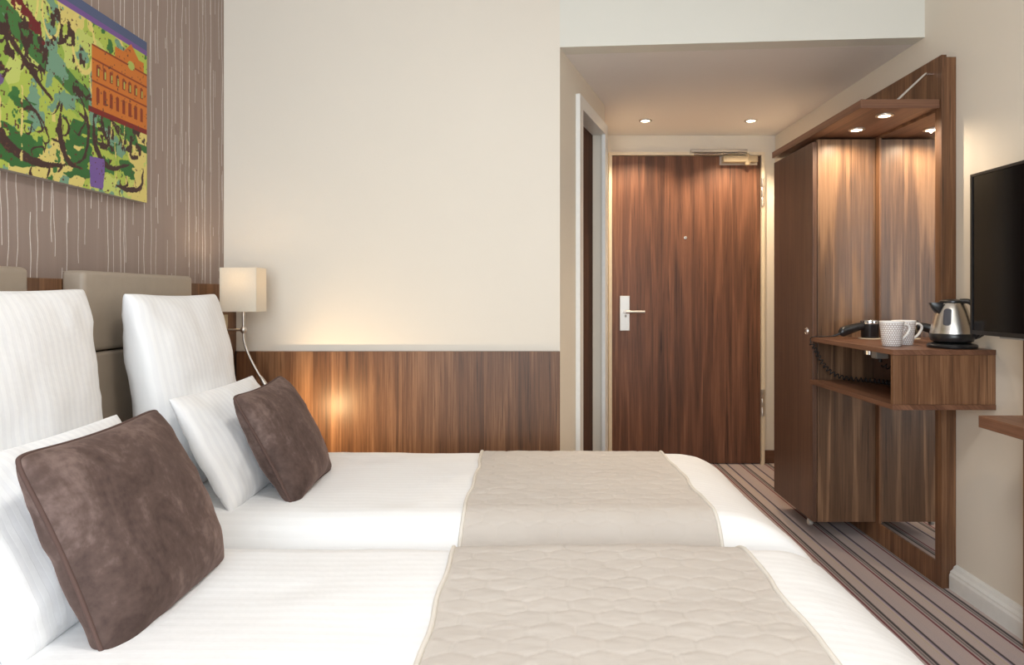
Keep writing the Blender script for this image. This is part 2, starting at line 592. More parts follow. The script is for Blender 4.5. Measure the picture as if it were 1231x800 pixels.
# angled bathroom wall with its door opening
P0 = Vector((0.117, 2.83, 0)); P1 = Vector((0.403, 3.70, 0))
dv = (P1-P0); LEN = dv.length; dv.normalize()
nv = Vector((dv.y, -dv.x, 0))
def wl(L, o, z):
    p = P0 + dv*L + nv*o
    return (p.x, p.y, z)
def wbox_bm(bm, L0, L1, o0, o1, z0, z1, bev=0.0):
    vs = [bm.verts.new(wl(L, o, z)) for z in (z0, z1) for (L, o) in ((L0, o0), (L1, o0), (L1, o1), (L0, o1))]
    fs = [bm.faces.new([vs[i] for i in q]) for q in ((0,3,2,1),(4,5,6,7),(0,1,5,4),(1,2,6,5),(2,3,7,6),(3,0,4,7))]
    if bev:
        bmesh.ops.bevel(bm, geom=list({e for f in fs for e in f.edges}), offset=bev, segments=2, affect='EDGES', profile=0.5)
def wbox(name, bs, mat, parent=None, bev=0.0):
    bm = bmesh.new()
    for b in bs: wbox_bm(bm, *b, bev=bev)
    return link_mesh(name, done(bm, name), mat, parent)
DL0, DL1, DH = 0.285, 0.885, 2.0
S(wbox('wall_bathroom', [(0.0, DL0+0.01, -0.1, 0, 0, SOF), (DL1-0.01, LEN, -0.1, 0, 0, SOF), (DL0+0.01, DL1-0.01, -0.1, 0, DH, SOF)], M['beige']), 'narrow beige slanted wall around the bathroom door', 'wall')
S(box('wall_entry', (0.29, 0.385, 3.66, 4.42, 0, SOF), M['beige']), 'short beige wall left of the entrance door', 'wall')
S(boxes('wall_entrance', [(0.2, 0.502, YE, 4.5, 0, SOF), (1.515, XR, YE, 4.5, 0, SOF), (0.502, 1.515, YE, 4.5, 2.045, SOF), (0.502, 1.515, 4.44, 4.5, 0, 2.045)], M['beige']), 'beige wall around the entrance door', 'wall')

# wall behind the camera, with an unseen window added for the light
WX0, WX1, WZ0, WZ1 = -1.25, 0.75, 0.40, 2.40
S(boxes('wall_rear', [(XL, WX0, YB-0.1, YB, 0, CEIL), (WX1, XR, YB-0.1, YB, 0, CEIL), (WX0, WX1, YB-0.1, YB, 0, WZ0), (WX0, WX1, YB-0.1, YB, WZ1, CEIL)], M['cream']), 'cream wall behind the viewer, around the added window', 'wall')
w1 = empty('added_window', (0.1, YB-0.05, WZ0), 'large double window added behind the viewer to light the room', 'window', kind='structure')
for fx0, fx1, fz0, fz1 in ((WX0, WX0+0.06, WZ0, WZ1), (WX1-0.06, WX1, WZ0, WZ1), (-0.28, -0.22, WZ0, WZ1), (WX0, WX1, WZ0, WZ0+0.06), (WX0, WX1, WZ1-0.06, WZ1)):
    box('added_window_frame', (fx0, fx1, YB-0.08, YB-0.03, fz0, fz1), M['gloss_white'], w1)
for px0, px1 in ((WX0+0.06, -0.28), (-0.22, WX1-0.06)):
    box('pane', (px0, px1, YB-0.06, YB-0.054, WZ0+0.06, WZ1-0.06), M['pane'], w1)

# unseen flush lamp added above the frame to brighten the room
cl_ = empty('added_ceiling_lamp', (0.15, 0.75, CEIL-0.10), 'round white flush lamp added above the beds as fill light', 'lamp')
lathe('housing', [(0, CEIL), (0.22, CEIL), (0.22, CEIL-0.03), (0.0, CEIL-0.03)], (0.15, 0.75, 0), M['gloss_white'], cl_, 48)
lathe('diffuser', [(0.21, CEIL-0.0305), (0.21, CEIL-0.07), (0.19, CEIL-0.09), (0.0, CEIL-0.095)], (0.15, 0.75, 0), emit('added_diffuser_glow', (1.0, 0.92, 0.80, 1), 3.0), cl_, 48)
d = bpy.data.lights.new('added_ceiling_fill', 'AREA'); d.shape = 'DISK'; d.size = 0.42; d.energy = 16; d.color = (1.0, 0.98, 0.94)
o = bpy.data.objects.new('added_ceiling_fill', d); COL.objects.link(o); o.parent = cl_; o.location = (0, 0, -0.005)

# skirtings
bprof = [(XR, 0), (XR-0.030, 0), (XR-0.030, 0.052), (XR-0.026, 0.060), (XR-0.026, 0.066), (XR-0.016, 0.074), (XR-0.012, 0.084), (XR-0.004, 0.090), (XR, 0.090)]
S(extrude_profile('baseboard_right', bprof, 'y', 2.092, 2.514, M['gloss_white']), 'white moulded skirting board right of the mirror panel', 'baseboard')
S(box('baseboard_entrance', (1.516, XR-0.002, YE-0.014, YE, 0, 0.085), M['wood_x'], bev=0.002), 'short dark wood skirting right of the entrance door', 'baseboard')

# ------------------------------------------------------------------ wall panels
tp = box('trim_1', (-1.248, 0.1165, YF-0.026, YF, 0, 0.872), M['wood_v'], bev=0.0015)
S(tp, 'low walnut wall panel below the cream wall', 'wall panel')
box('shadow_groove', (-1.2585, -1.2485, YF-0.012, YF, 0, 0.872), M['dark_gap'], tp)
S(box('trim_2', (XL, -1.259, 0.15, YF, 0, 1.154), M['wood_v'], bev=0.0015), 'walnut panel along the wallpaper wall behind the headboards', 'wall panel')

# ------------------------------------------------------------------ doors
d1 = empty('door_1', (1.0, YE, 0), 'walnut entrance door in a cream frame at the end of the entry', 'door', kind='structure')
LY = 4.362
box('leaf', (0.523, 1.494, LY, 4.405, 0.006, 2.022), M['wood_door'], d1, bev=0.002)
fr = boxes('frame', [(0.500, 0.520, 4.345, 4.44, 0, 2.045), (1.497, 1.517, 4.345, 4.44, 0, 2.045), (0.520, 1.497, 4.345, 4.44, 2.025, 2.045)], M['frame_cream'], d1)
hp = box('handle_plate', (0.572, 0.6376, LY-0.009, LY, 0.876, 1.105), M['nickel'], d1, bev=0.003, seg=3)
hp['label'] = 'satin nickel plate with lever handle'
lathe('lever_neck', [(0, 0), (0.011, 0), (0.011, -0.045), (0, -0.045)], (0.605, LY-0.009, 1.001), M['nickel'], hp, 20, 'y')
tube('lever', catmull([(0.605, LY-0.050, 1.001), (0.63, LY-0.054, 1.001), (0.68, LY-0.054, 1.001), (0.728, LY-0.054, 1.001)]), 0.0095, M['nickel'], hp, 14)
lathe('key_reader', [(0, 0), (0.007, 0), (0.007, -0.004), (0.003, -0.005), (0, -0.005)], (0.610, LY-0.009, 0.972), M['grey_plastic'], hp, 16, 'y')
pk = lathe('peephole', [(0.010, 0), (0.010, -0.004), (0.006, -0.005), (0.005, -0.001), (0, -0.001)], ((824-640)*LY/800, LY, 1.11+(355-286)*LY/800), M['nickel'], d1, 18, 'y')
for z0, z1 in ((1.693, 1.873), (0.32, 0.494)):
    hg = lathe('hinge', [(0, z0), (0.009, z0), (0.009, z0+0.055), (0.0075, z0+0.057), (0.009, z0+0.059), (0.009, z1-0.059), (0.0075, z1-0.057), (0.009, z1-0.055), (0.009, z1), (0, z1+0.002)], (1.500, 4.342, 0), M['nickel'], d1, 14)
    box('hinge_leaf', (1.500, 1.516, 4.342, 4.346, z0, z1), M['nickel'], hg)
M['closer'] = plain('beige_closer_lacquer', lin(176, 158, 128), 0.45)
cl = box('closer_body', (1.236, 1.462, LY-0.055, LY, 1.972, 2.016), M['closer'], d1, bev=0.006, seg=3)
box('mounting_plate', (1.226, 1.472, LY-0.006, LY, 1.962, 2.020), M['nickel'], cl)
lathe('closer_pivot', [(0, 1.955), (0.014, 1.955), (0.017, 1.962), (0.017, 2.022), (0.011, 2.030), (0, 2.030)], (1.395, LY-0.040, 0), M['closer'], cl, 20)
rail = box('closer_rail', (1.028, 1.395, LY-0.052, LY-0.017, 2.036, 2.058), M['nickel'], d1, bev=0.003)
tube('closer_arm', [(1.395, LY-0.038, 2.030), (1.20, LY-0.036, 2.028), (1.05, LY-0.034, 2.026)], 0.006, M['chrome'], rail, 8)

d2c = wl((DL0+DL1)/2, 0, 0)
d2 = empty('door_2', d2c, 'dark walnut bathroom door in a white frame beside the cream wall', 'door', kind='structure')
wbox('leaf', [(DL0+0.008, DL1-0.008, -0.095, -0.055, 0.006, DH-0.005)], M['wood_bath'], d2, 0.001)
fm = wbox('frame', [(DL0-0.012, DL0+0.05, 0.0, 0.020, 0, DH+0.045), (DL1-0.05, DL1+0.012, 0.0, 0.020, 0, DH+0.045), (DL0+0.05, DL1-0.05, 0.0, 0.020, DH-0.015, DH+0.045)], M['gloss_white'], d2)
wbox('jamb', [(DL0, DL0+0.012, -0.10, 0.0, 0, DH), (DL1-0.012, DL1, -0.10, 0.0, 0, DH), (DL0+0.012, DL1-0.012, -0.10, 0.0, DH-0.012, DH)], M['gloss_white'], d2)

# ------------------------------------------------------------------ recessed spotlights
def spotlight(x, y, z, label, group, power, size=2.0, r=0.032, blend=0.7):
    e = empty('recessed_spotlight', (x, y, z), label, 'spotlight', group)
    lathe('rim', [(r*0.82, 0.0), (r*0.82, -0.004), (r, -0.005), (r*1.22, -0.003), (r*1.25, 0.0)], (x, y, z), M['nickel'], e, 28)
    lathe('lens', [(0, -0.0025), (r*0.80, -0.0025), (r*0.80, 0.0), (0, 0.0)], (x, y, z), M['lamp_glow'], e, 28)
    d = bpy.data.lights.new('spot_beam', 'SPOT')
    d.energy = power; d.color = (1.0, 0.80, 0.57)
    d.spot_size = size; d.spot_blend = blend; d.shadow_soft_size = 0.004
    o = bpy.data.objects.new('spot_beam', d)
    COL.objects.link(o)
    o.parent = e; o.location = (0, 0, -0.009)
    return e
g = 'spotlights in the entry ceiling'
spotlight(0.683, 4.02, SOF, 'round spotlight in the entry ceiling nearer the bathroom door', g, 30, 2.2, 0.032, 0.45)
spotlight(1.32, 4.02, SOF, 'round spotlight in the entry ceiling nearer the wardrobe', g, 38, 2.2, 0.032, 0.45)

# ------------------------------------------------------------------ mirror panel on the right wall
PX = 1.547
mp = empty('mirror_panel', (1.575, 2.98, 0), 'tall walnut panel with inset mirror standing against the right wall', 'mirror')
boxes('back_board', [(1.566, XR-0.001, 2.518, 3.47, 0, 2.012)], M['wood_v'], mp)
box('stile', (PX, 1.566, 2.516, 2.557, 0, 2.020), M['wood_v'], mp, bev=0.001)
box('stile', (PX, 1.566, 2.968, 3.47, 0, 2.020), M['wood_v'], mp, bev=0.001)
box('rail', (PX, 1.566, 2.5572, 2.9678, 0, 0.090), M['wood_v'], mp, bev=0.001)
box('rail', (PX, 1.566, 2.5572, 2.9678, 1.812, 2.020), M['wood_v'], mp, bev=0.001)
box('mirror_glass', (1.552, 1.565, 2.5575, 2.9675, 0.0905, 1.8115), M['mirror'], mp)

# ------------------------------------------------------------------ wardrobe
WX, WY0, WY1 = 1.262, 2.996, 3.475
wr = empty('wardrobe', (1.40, 3.235, 0), 'slim walnut wardrobe hung between the entry and the mirror', 'wardrobe')
dr = box('door', (WX, WX+0.019, WY0, WY1, 0.088, 1.800), M['wood_plain'], wr, bev=0.0012)
kn = lathe('lock_knob', [(0.0, -0.005), (0.009, -0.005), (0.010, -0.003), (0.015, -0.005), (0.0175, -0.002), (0.0175, 0.0)], (WX, 3.058, 0.945), M['chrome'], dr, 24, 'x')
kn['label'] = 'round chrome lock'
box('side_panel', (WX+0.022, PX-0.002, WY0, WY0+0.019, 0.088, 1.812), M['wood_side'], wr, bev=0.001)
box('side_panel', (WX+0.022, PX-0.002, WY1-0.019, WY1, 0.088, 1.812), M['wood_side'], wr, bev=0.001)
boxes('body', [(PX-0.012, PX-0.002, WY0+0.02, WY1-0.02, 0.088, 1.81), (WX+0.024, PX-0.012, WY0+0.02, WY1-0.02, 0.088, 0.106), (WX+0.024, PX-0.012, WY0+0.02, WY1-0.02, 1.79, 1.81)], M['wood_plain'], wr)
lathe('roller', [(0, -0.009), (0.014, -0.009), (0.016, -0.006), (0.016, 0.006), (0.014, 0.009), (0, 0.009)], (WX+0.012, 3.055, 0.070), M['grey_plastic'], wr, 20, 'x')

# canopy above
cp = empty('wardrobe_canopy', (1.40, 3.0, 1.82), 'walnut canopy board with spotlights over the shelf and wardrobe', 'canopy')
CX = 1.247
prism('board', [(CX, 2.53), (PX-0.001, 2.53), (PX-0.001, 3.462), (CX, 3.462)], 1.8215, 1.853, M['wood_y'], cp, 0.001)
box('front_edge', (CX, PX-0.001, 2.526, 2.5298, 1.8205, 1.854), M['wood_x'], cp, bev=0.0008)
tube('support_rod', catmull([(PX-0.0005, 2.578, 1.966), (1.53, 2.578, 1.966), (1.518, 2.578, 1.961), (1.46, 2.578, 1.908), (1.40, 2.578, 1.852)], 6), 0.0055, M['chrome'], cp, 10)
g = 'spotlights under the canopy'
spotlight(1.392, 2.857, 1.821, 'small spotlight under the canopy close to the wardrobe side', g, 9, 2.9, 0.027)
spotlight(1.392, 2.63, 1.821, 'small spotlight under the canopy close to its front edge', g, 9, 2.9, 0.027)

# ------------------------------------------------------------------ hanging shelf
SZ1, SZ0 = 0.9205, 0.712
sh = empty('wall_shelf', (1.42, 2.65, SZ0), 'floating walnut box shelf holding the mugs and kettle', 'shelf')
L_poly = [(CX, 2.300), (XR-0.001, 2.300), (XR-0.001, 2.514), (PX-0.001, 2.514), (PX-0.001, WY0-0.001), (CX, WY0-0.001)]
prism('top_board', L_poly, SZ1-0.018, SZ1, M['wood_y'], sh, 0.0008)
prism('bottom_board', L_poly, SZ0, SZ0+0.018, M['wood_y'], sh, 0.0008)
box('front_panel', (CX+0.002, XR-0.001, 2.302, 2.320, SZ0+0.0185, SZ1-0.0185), M['wood_v'], sh, bev=0.0008)
box('back_panel', (PX-0.012, PX-0.001, 2.322, WY0-0.002, SZ0+0.0185, SZ1-0.0185), M['wood_plain'], sh)

# ------------------------------------------------------------------ desk and television
dk = empty('desk', (1.48, 1.5, 0), 'narrow walnut wall desk below the television', 'desk')
box('desk_top', (1.367, 1.539, 0.85, 2.04, 0.705, 0.741), M['wood_y'], dk, bev=0.0015)
box('wall_board', (1.54, XR-0.001, 0.85, 2.090, 0, 1.40), M['wood_v'], dk, bev=0.0015)

tv = empty('television', (1.50, 1.78, 0.978), 'black flat television mounted on the right wall', 'television')
TY0, TY1, TZ0, TZ1 = 1.31, 2.25, 0.978, 1.517
box('cabinet', (1.487, 1.520, TY0, TY1, TZ0, TZ1), M['black_plastic'], tv, bev=0.004, seg=3)
boxes('bezel', [(1.480, 1.4868, TY0, TY1, TZ0, TZ0+0.014), (1.480, 1.4868, TY0, TY1, TZ1-0.009, TZ1), (1.480, 1.4868, TY0, TY0+0.009, TZ0+0.014, TZ1-0.009), (1.480, 1.4868, TY1-0.009, TY1, TZ0+0.014, TZ1-0.009)], M['black_plastic'], tv)
box('screen', (1.4835, 1.4868, TY0+0.009, TY1-0.009, TZ0+0.014, TZ1-0.009), M['screen'], tv)
box('sensor_strip', (1.488, 1.505, 2.03, 2.12, TZ0-0.006, TZ0+0.001), M['grey_plastic'], tv, bev=0.001)
box('wall_mount', (1.520, 1.5395, 1.65, 1.95, 1.12, 1.38), M['black_matte'], tv, bev=0.003)

# ------------------------------------------------------------------ things on the shelf
def mug(x, y, label, ang):
    z0 = SZ1
    e = empty('mug', (x, y, z0), label, 'mug', 'dotted mugs on the shelf')
    e.rotation_euler = (0, 0, 0)
    H = 0.093
    prof = [(0, 0.002), (0.026, 0.002), (0.028, 0.0), (0.031, 0.001), (0.033, 0.006), (0.0375, 0.05), (0.0425, H-0.001), (0.0415, H), (0.0400, H-0.001), (0.0350, 0.05), (0.0305, 0.010), (0.027, 0.007), (0, 0.007)]
    b = lathe('body', prof, (x, y, z0), M['mug'], e, 44)
    # inner wall plain white: handle and lining
    lathe('lining', [(0.0399, H-0.002), (0.0348, 0.05), (0.0303, 0.0115), (0.0265, 0.0085), (0, 0.0085)], (x, y, z0), M['white_china'], e, 44)
    c, s = math.cos(ang), math.sin(ang)
    pts = []
    for r, h in ((0.0400, 0.072), (0.052, 0.080), (0.066, 0.076), (0.071, 0.064), (0.064, 0.048), (0.052, 0.034), (0.0365, 0.023)):
        pts.append((x + r*c, y + r*s, z0 + h))
    tube('handle', catmull(pts, 6), 0.0042, M['white_china'], e, 10, 1.5)
    return e
mug(1.336, 2.475, 'white dotted mug standing in front, its handle covering part of the other mug', 0.12)
mug(1.420, 2.545, 'white dotted mug standing behind the other mug, nearer the kettle', 0.05)

# kettle
kx, ky = 1.508, 2.392
kt = empty('kettle', (kx, ky, SZ1), 'brushed steel electric kettle with black base and handle', 'kettle')
z = SZ1
lathe('power_base', [(0, 0), (0.074, 0), (0.079, 0.003), (0.080, 0.009), (0.076, 0.015), (0.060, 0.019), (0, 0.019)], (kx, ky, z), M['black_plastic'], kt, 56)
lathe('lower_band', [(0, 0.021), (0.058, 0.021), (0.066, 0.025), (0.0705, 0.036), (0.0710, 0.050), (0.0695, 0.052), (0, 0.052)], (kx, ky, z), M['black_plastic'], kt, 56)
kb = lathe('body', [(0.0695, 0.0522), (0.0688, 0.058), (0.0650, 0.080), (0.0585, 0.108), (0.0500, 0.136), (0.0415, 0.156), (0.0360, 0.164), (0, 0.164)], (kx, ky, z), M['steel'], kt, 64)
lathe('lid', [(0.040, 0.1642), (0.040, 0.168), (0.034, 0.172), (0.015, 0.175), (0, 0.175)], (kx, ky, z), M['black_plastic'], kt, 40)
# spout: a wedge-shaped beak leaving the upper left
bm = bmesh.new()
sp = [((-0.040, -0.020, 0.163), (-0.040, 0.020, 0.163)), ((-0.082, -0.007, 0.163), (-0.082, 0.007, 0.163)), ((-0.068, -0.008, 0.138), (-0.068, 0.008, 0.138)), ((-0.052, -0.014, 0.122), (-0.052, 0.014, 0.122))]
A = [bm.verts.new((kx+p[0][0], ky+p[0][1], z+p[0][2])) for p in sp]
B = [bm.verts.new((kx+p[1][0], ky+p[1][1], z+p[1][2])) for p in sp]
bm.faces.new(A); bm.faces.new(B[::-1])
for i in range(4): bm.faces.new((A[i], B[i], B[(i+1) % 4], A[(i+1) % 4]))
bmesh.ops.bevel(bm, geom=list(bm.edges), offset=0.003, segments=2, affect='EDGES', profile=0.5)
link_mesh('spout', done(bm, 'spout'), M['black_plastic'], kt, True, 0.7)
tube('handle', catmull([(kx+0.012, ky-0.026, z+0.168), (kx+0.034, ky-0.044, z+0.166), (kx+0.050, ky-0.056, z+0.140), (kx+0.058, ky-0.062, z+0.105), (kx+0.062, ky-0.060, z+0.066), (kx+0.052, ky-0.046, z+0.040)], 6), [0.009]*12+[0.0085]*19, M['black_plastic'], kt, 12, 1.3)
tube('switch_lever', catmull([(kx+0.060, ky-0.028, z+0.040), (kx+0.074, ky-0.034, z+0.046), (kx+0.086, ky-0.040, z+0.050)], 5), [0.010]*6+[0.009, 0.008, 0.007, 0.006, 0.005], M['black_plastic'], kt, 10, 1.6)
# water gauge on the front of the body
bm = bmesh.new()
ga = math.radians(-136)
for sgn in (0,):
    prof = []
    for k in range(24):
        a = 2*math.pi*k/24
        w_ = 0.0125*math.cos(a); h_ = 0.030*math.sin(a)*(1.0)
        # stadium outline
        h2 = 0.112 + (0.0215 if math.sin(a) > 0 else -0.0215) + 0.0085*math.sin(a)
        rr = np.interp(h2, [0.052, 0.06, 0.085, 0.115, 0.142, 0.158], [0.0695, 0.0685, 0.064, 0.0565, 0.0475, 0.041])
        aa = ga + w_/rr
        prof.append((h2, rr, aa))
    outer = [bm.verts.new((kx+(rr+0.0022)*math.cos(aa), ky+(rr+0.0022)*math.sin(aa), z+h2)) for h2, rr, aa in prof]
    inner = [bm.verts.new((kx+(rr-0.002)*math.cos(aa), ky+(rr-0.002)*math.sin(aa), z+h2)) for h2, rr, aa in prof]
    bm.faces.new(outer)
    for i in range(24): bm.faces.new((outer[i], inner[i], inner[(i+1) % 24], outer[(i+1) % 24]))
link_mesh('water_gauge', done(bm, 'water_gauge'), plain('gauge_grey', lin(70, 70, 76), 0.25), kt)['label'] = 'dark oval water gauge'

# hair dryer standing nozzle-down in its ring
hx, hy = 1.468, 2.895
hd = empty('hair_dryer', (hx, hy, SZ1), 'black hair dryer resting nozzle-down with coiled cord beside the wardrobe', 'hair dryer')
lathe('barrel', [(0, 0.004), (0.034, 0.004), (0.035, 0.010), (0.0355, 0.050), (0.037, 0.058), (0.037, 0.064), (0, 0.064)], (hx, hy, SZ1), M['black_plastic'], hd, 40)
gr = lathe('rear_grille', [(0.036, 0.064), (0.037, 0.067), (0.036, 0.078), (0.033, 0.081), (0.0, 0.081)], (hx, hy, SZ1), M['chrome'], hd, 40)
for k in range(14):
    a = 2*math.pi*k/14
    c, s = math.cos(a), math.sin(a)
    tube('slot', [(hx+0.0365*c, hy+0.0365*s, SZ1+0.069), (hx+0.0362*c, hy+0.0362*s, SZ1+0.077)], 0.0022, M['black_matte'], gr, 6)
tube('handle', catmull([(hx-0.025, hy-0.004, SZ1+0.056), (hx-0.055, hy-0.010, SZ1+0.052), (hx-0.100, hy-0.018, SZ1+0.040), (hx-0.142, hy-0.024, SZ1+0.026)], 6), [0.0170]*6+[0.0175, 0.018, 0.0185, 0.019, 0.0195, 0.020]+[0.0205, 0.021, 0.021, 0.0215, 0.021, 0.019, 0.012], M['black_plastic'], hd, 16, 0.8)
tube('strain_relief', [(hx-0.138, hy-0.024, SZ1+0.025), (hx-0.155, hy-0.022, SZ1+0.017), (hx-0.170, hy-0.016, SZ1+0.011)], [0.006, 0.0045, 0.003], M['black_matte'], hd, 10)
cord_pts = [(hx-0.168, hy-0.016, SZ1+0.0115), (1.272, 2.93, SZ1+0.006), (1.246, 2.955, SZ1+0.004), (1.240, 2.968, SZ1-0.006), (1.242, 2.968, SZ1-0.025)]
tube('cord', catmull(cord_pts, 6), 0.0024, M['black_matte'], hd, 8)
path = catmull([(1.242, 2.966, 0.896), (1.256, 2.962, 0.872), (1.270, 2.958, 0.840), (1.288, 2.952, 0.806), (1.315, 2.945, 0.772), (1.352, 2.935, 0.751), (1.400, 2.915, 0.743), (1.450, 2.88, 0.742), (1.490, 2.82, 0.742), (1.505, 2.74, 0.742), (1.500, 2.68, 0.760), (1.480, 2.665, 0.800), (1.445, 2.675, 0.815), (1.420, 2.70, 0.828)], 60)
path = [Vector(p) for p in path]
arc = 0; coil = []
nrm = None
for i, p in enumerate(path):
    tt = (path[min(i+1, len(path)-1)] - path[max(i-1, 0)]).normalized()
    if nrm is None: nrm = tt.orthogonal().normalized()
    nrm = (nrm - tt*nrm.dot(tt)).normalized()
    bn = tt.cross(nrm)
    if i: arc += (p - path[i-1]).length
    a = 2*math.pi*arc/0.0190
    coil.append(p + (nrm*math.cos(a) + bn*math.sin(a))*0.0085)
tube('coiled_cord', coil, 0.0026, M['black_matte'], hd, 6)

hr = lathe('dryer_ring', [(0.036, 0.0005), (0.036, 0.003), (0.038, 0.0038), (0.046, 0.0030), (0.047, 0.0005)], (hx, hy, SZ1), M['frame_cream'], None, 40)
base_origin(hr, (hx, hy, SZ1))
tag(hr, 'cream ring in the shelf top around the hair dryer', 'ring')
nz = lathe('nozzle', [(0.024, 0.852), (0.026, 0.9020), (0.0, 0.9020)], (hx, hy, 0), M['chrome'], hd, 28)
pl = empty('power_plug', (1.41, 2.70, 0.853), 'grey power plug block under the shelf top', 'plug')
box('housing', (1.385, 1.436, 2.68, 2.722, 0.853, 0.902), M['grey_plastic'], pl, bev=0.004, seg=3)
lathe('strain_relief', [(0, 0.0), (0.006, 0.0), (0.007, -0.014), (0, -0.014)], (1.412, 2.70, 0.8529), M['black_matte'], pl, 12)

# ------------------------------------------------------------------ headboards
def headboard(y0, y1, label):
    e = empty('headboard', (-1.23, (y0+y1)/2, 0.40), label, 'headboard', 'padded headboards')
    box('upper_pad', (-1.2585, -1.195, y0, y1, 0.956, 1.1765), M['leather'], e, bev=0.014, seg=4, smooth=True)
    box('lower_pad', (-1.2585, -1.195, y0, y1, 0.40, 0.952), M['leather'], e, bev=0.012, seg=4, smooth=True)
    tube('piping', [(-1.2135, y0+0.004, 1.1715), (-1.2555, y0+0.004, 1.1735)], 0.0012, M['leather'], e, 6)
    return e
headboard(1.774, 2.343, 'taupe leather headboard of the bed nearer the lamp')
headboard(0.95, 1.583, 'taupe leather headboard of the bed nearest the viewer')

# ------------------------------------------------------------------ beds
BT = 0.535      # top of the bedding
FOOTX = [-1.17 + 0.0865*k for k in range(17)] + [0.33, 0.42, 0.50, 0.56, 0.61, 0.652, 0.688, 0.716, 0.736, 0.750, 0.757, 0.760]
FOOTD = [0.0]*17 + [0.0, 0.001, 0.0035, 0.011, 0.025, 0.047, 0.075, 0.108, 0.142, 0.185, 0.235, 0.33]
def arc_resample(X, D, step, curved=True):
    X = np.array(X, float); D = np.array(D, float)
    pts = np.array(catmull(list(zip(X, D)), 14)) if curved else np.stack([X, D], 1)
    pts[:, 1] = np.maximum(pts[:, 1], 0)
    L = np.concatenate([[0], np.cumsum(np.hypot(*np.diff(pts, axis=0).T))])
    s = np.linspace(0, L[-1], int(L[-1]/step)+1)
    return s, np.interp(s, L, pts[:, 0]), np.interp(s, L, pts[:, 1])
def side_profile(y0, y1, r=0.10, hang=0.30):
    ys, ds = [], []
    ys += [y0, y0]; ds += [hang, r + 0.03]
    for k in range(1, 25):
        a = math.pi/2*k/24
        ys.append(y0 + r*1.25*(1-math.cos(a))); ds.append((r + 0.03)*(1-math.sin(a)))
    m = len(ys)
    return ys + [y0+y1-v for v in ys[::-1]], ds + ds[::-1]

class Bedding:
    def __init__(self, y0, y1, seed):
        self.fx = arc_resample(FOOTX, FOOTD, 0.014)
        sp = side_profile(y0, y1)
        self.fy = arc_resample(sp[0], sp[1], 0.014, False)
        self.seed = seed; self.y0, self.y1 = y0, y1
    def surf(self, a, b):
        """a: arc length along x, b: arc length along y -> positions"""
        X = np.interp(a, self.fx[0], self.fx[1]); DX = np.interp(a, self.fx[0], self.fx[2])
        Y = np.interp(b, self.fy[0], self.fy[1]); DY = np.interp(b, self.fy[0], self.fy[2])
        D = (DX**3 + DY**3 + 1e-12)**(1/3.0)
        Z = BT - D
        sd = self.seed
        # soft puffiness, and shallow folds that hang at the sides
        Z = Z + 0.006*fbm(a*3.0, b*3.2, 0, sd, 3) + 0.003*fbm(a*9, b*9, 0, sd+5, 3)
        hang = smoothstep(0.06, 0.30, D)
        fold = np.sin(b*26 + 3*vnoise(b*5, a*2, 0, sd+9))*0.006 + 0.01*vnoise(b*7, a*4, 0, sd+3)
        X = X + hang*fold*(DX > DY)
        fold2 = np.sin(a*24 + 3*vnoise(a*5, b*2, 0, sd+19))*0.005 + 0.008*vnoise(a*7, b*4, 0, sd+13)
        mid = 0.5*(self.y0+self.y1)
        Y = Y + hang*fold2*(DY > DX)*np.sign(Y-mid)
        return np.stack([X, Y, Z], -1)
    def mesh(self, name, A, B, off=0.0, puff=None):
        P = self.surf(A, B)
        du = np.gradient(P, axis=0); dw = np.gradient(P, axis=1)
        N = np.cross(du, dw); N /= (np.linalg.norm(N, axis=-1, keepdims=True)+1e-9)
        h = off if puff is None else off + puff
        if np.ndim(h): h = h[..., None]
        P = P + N*h
        nu, nv_ = A.shape
        return P, np_mesh(name, P.reshape(-1, 3), grid_faces(nu, nv_))

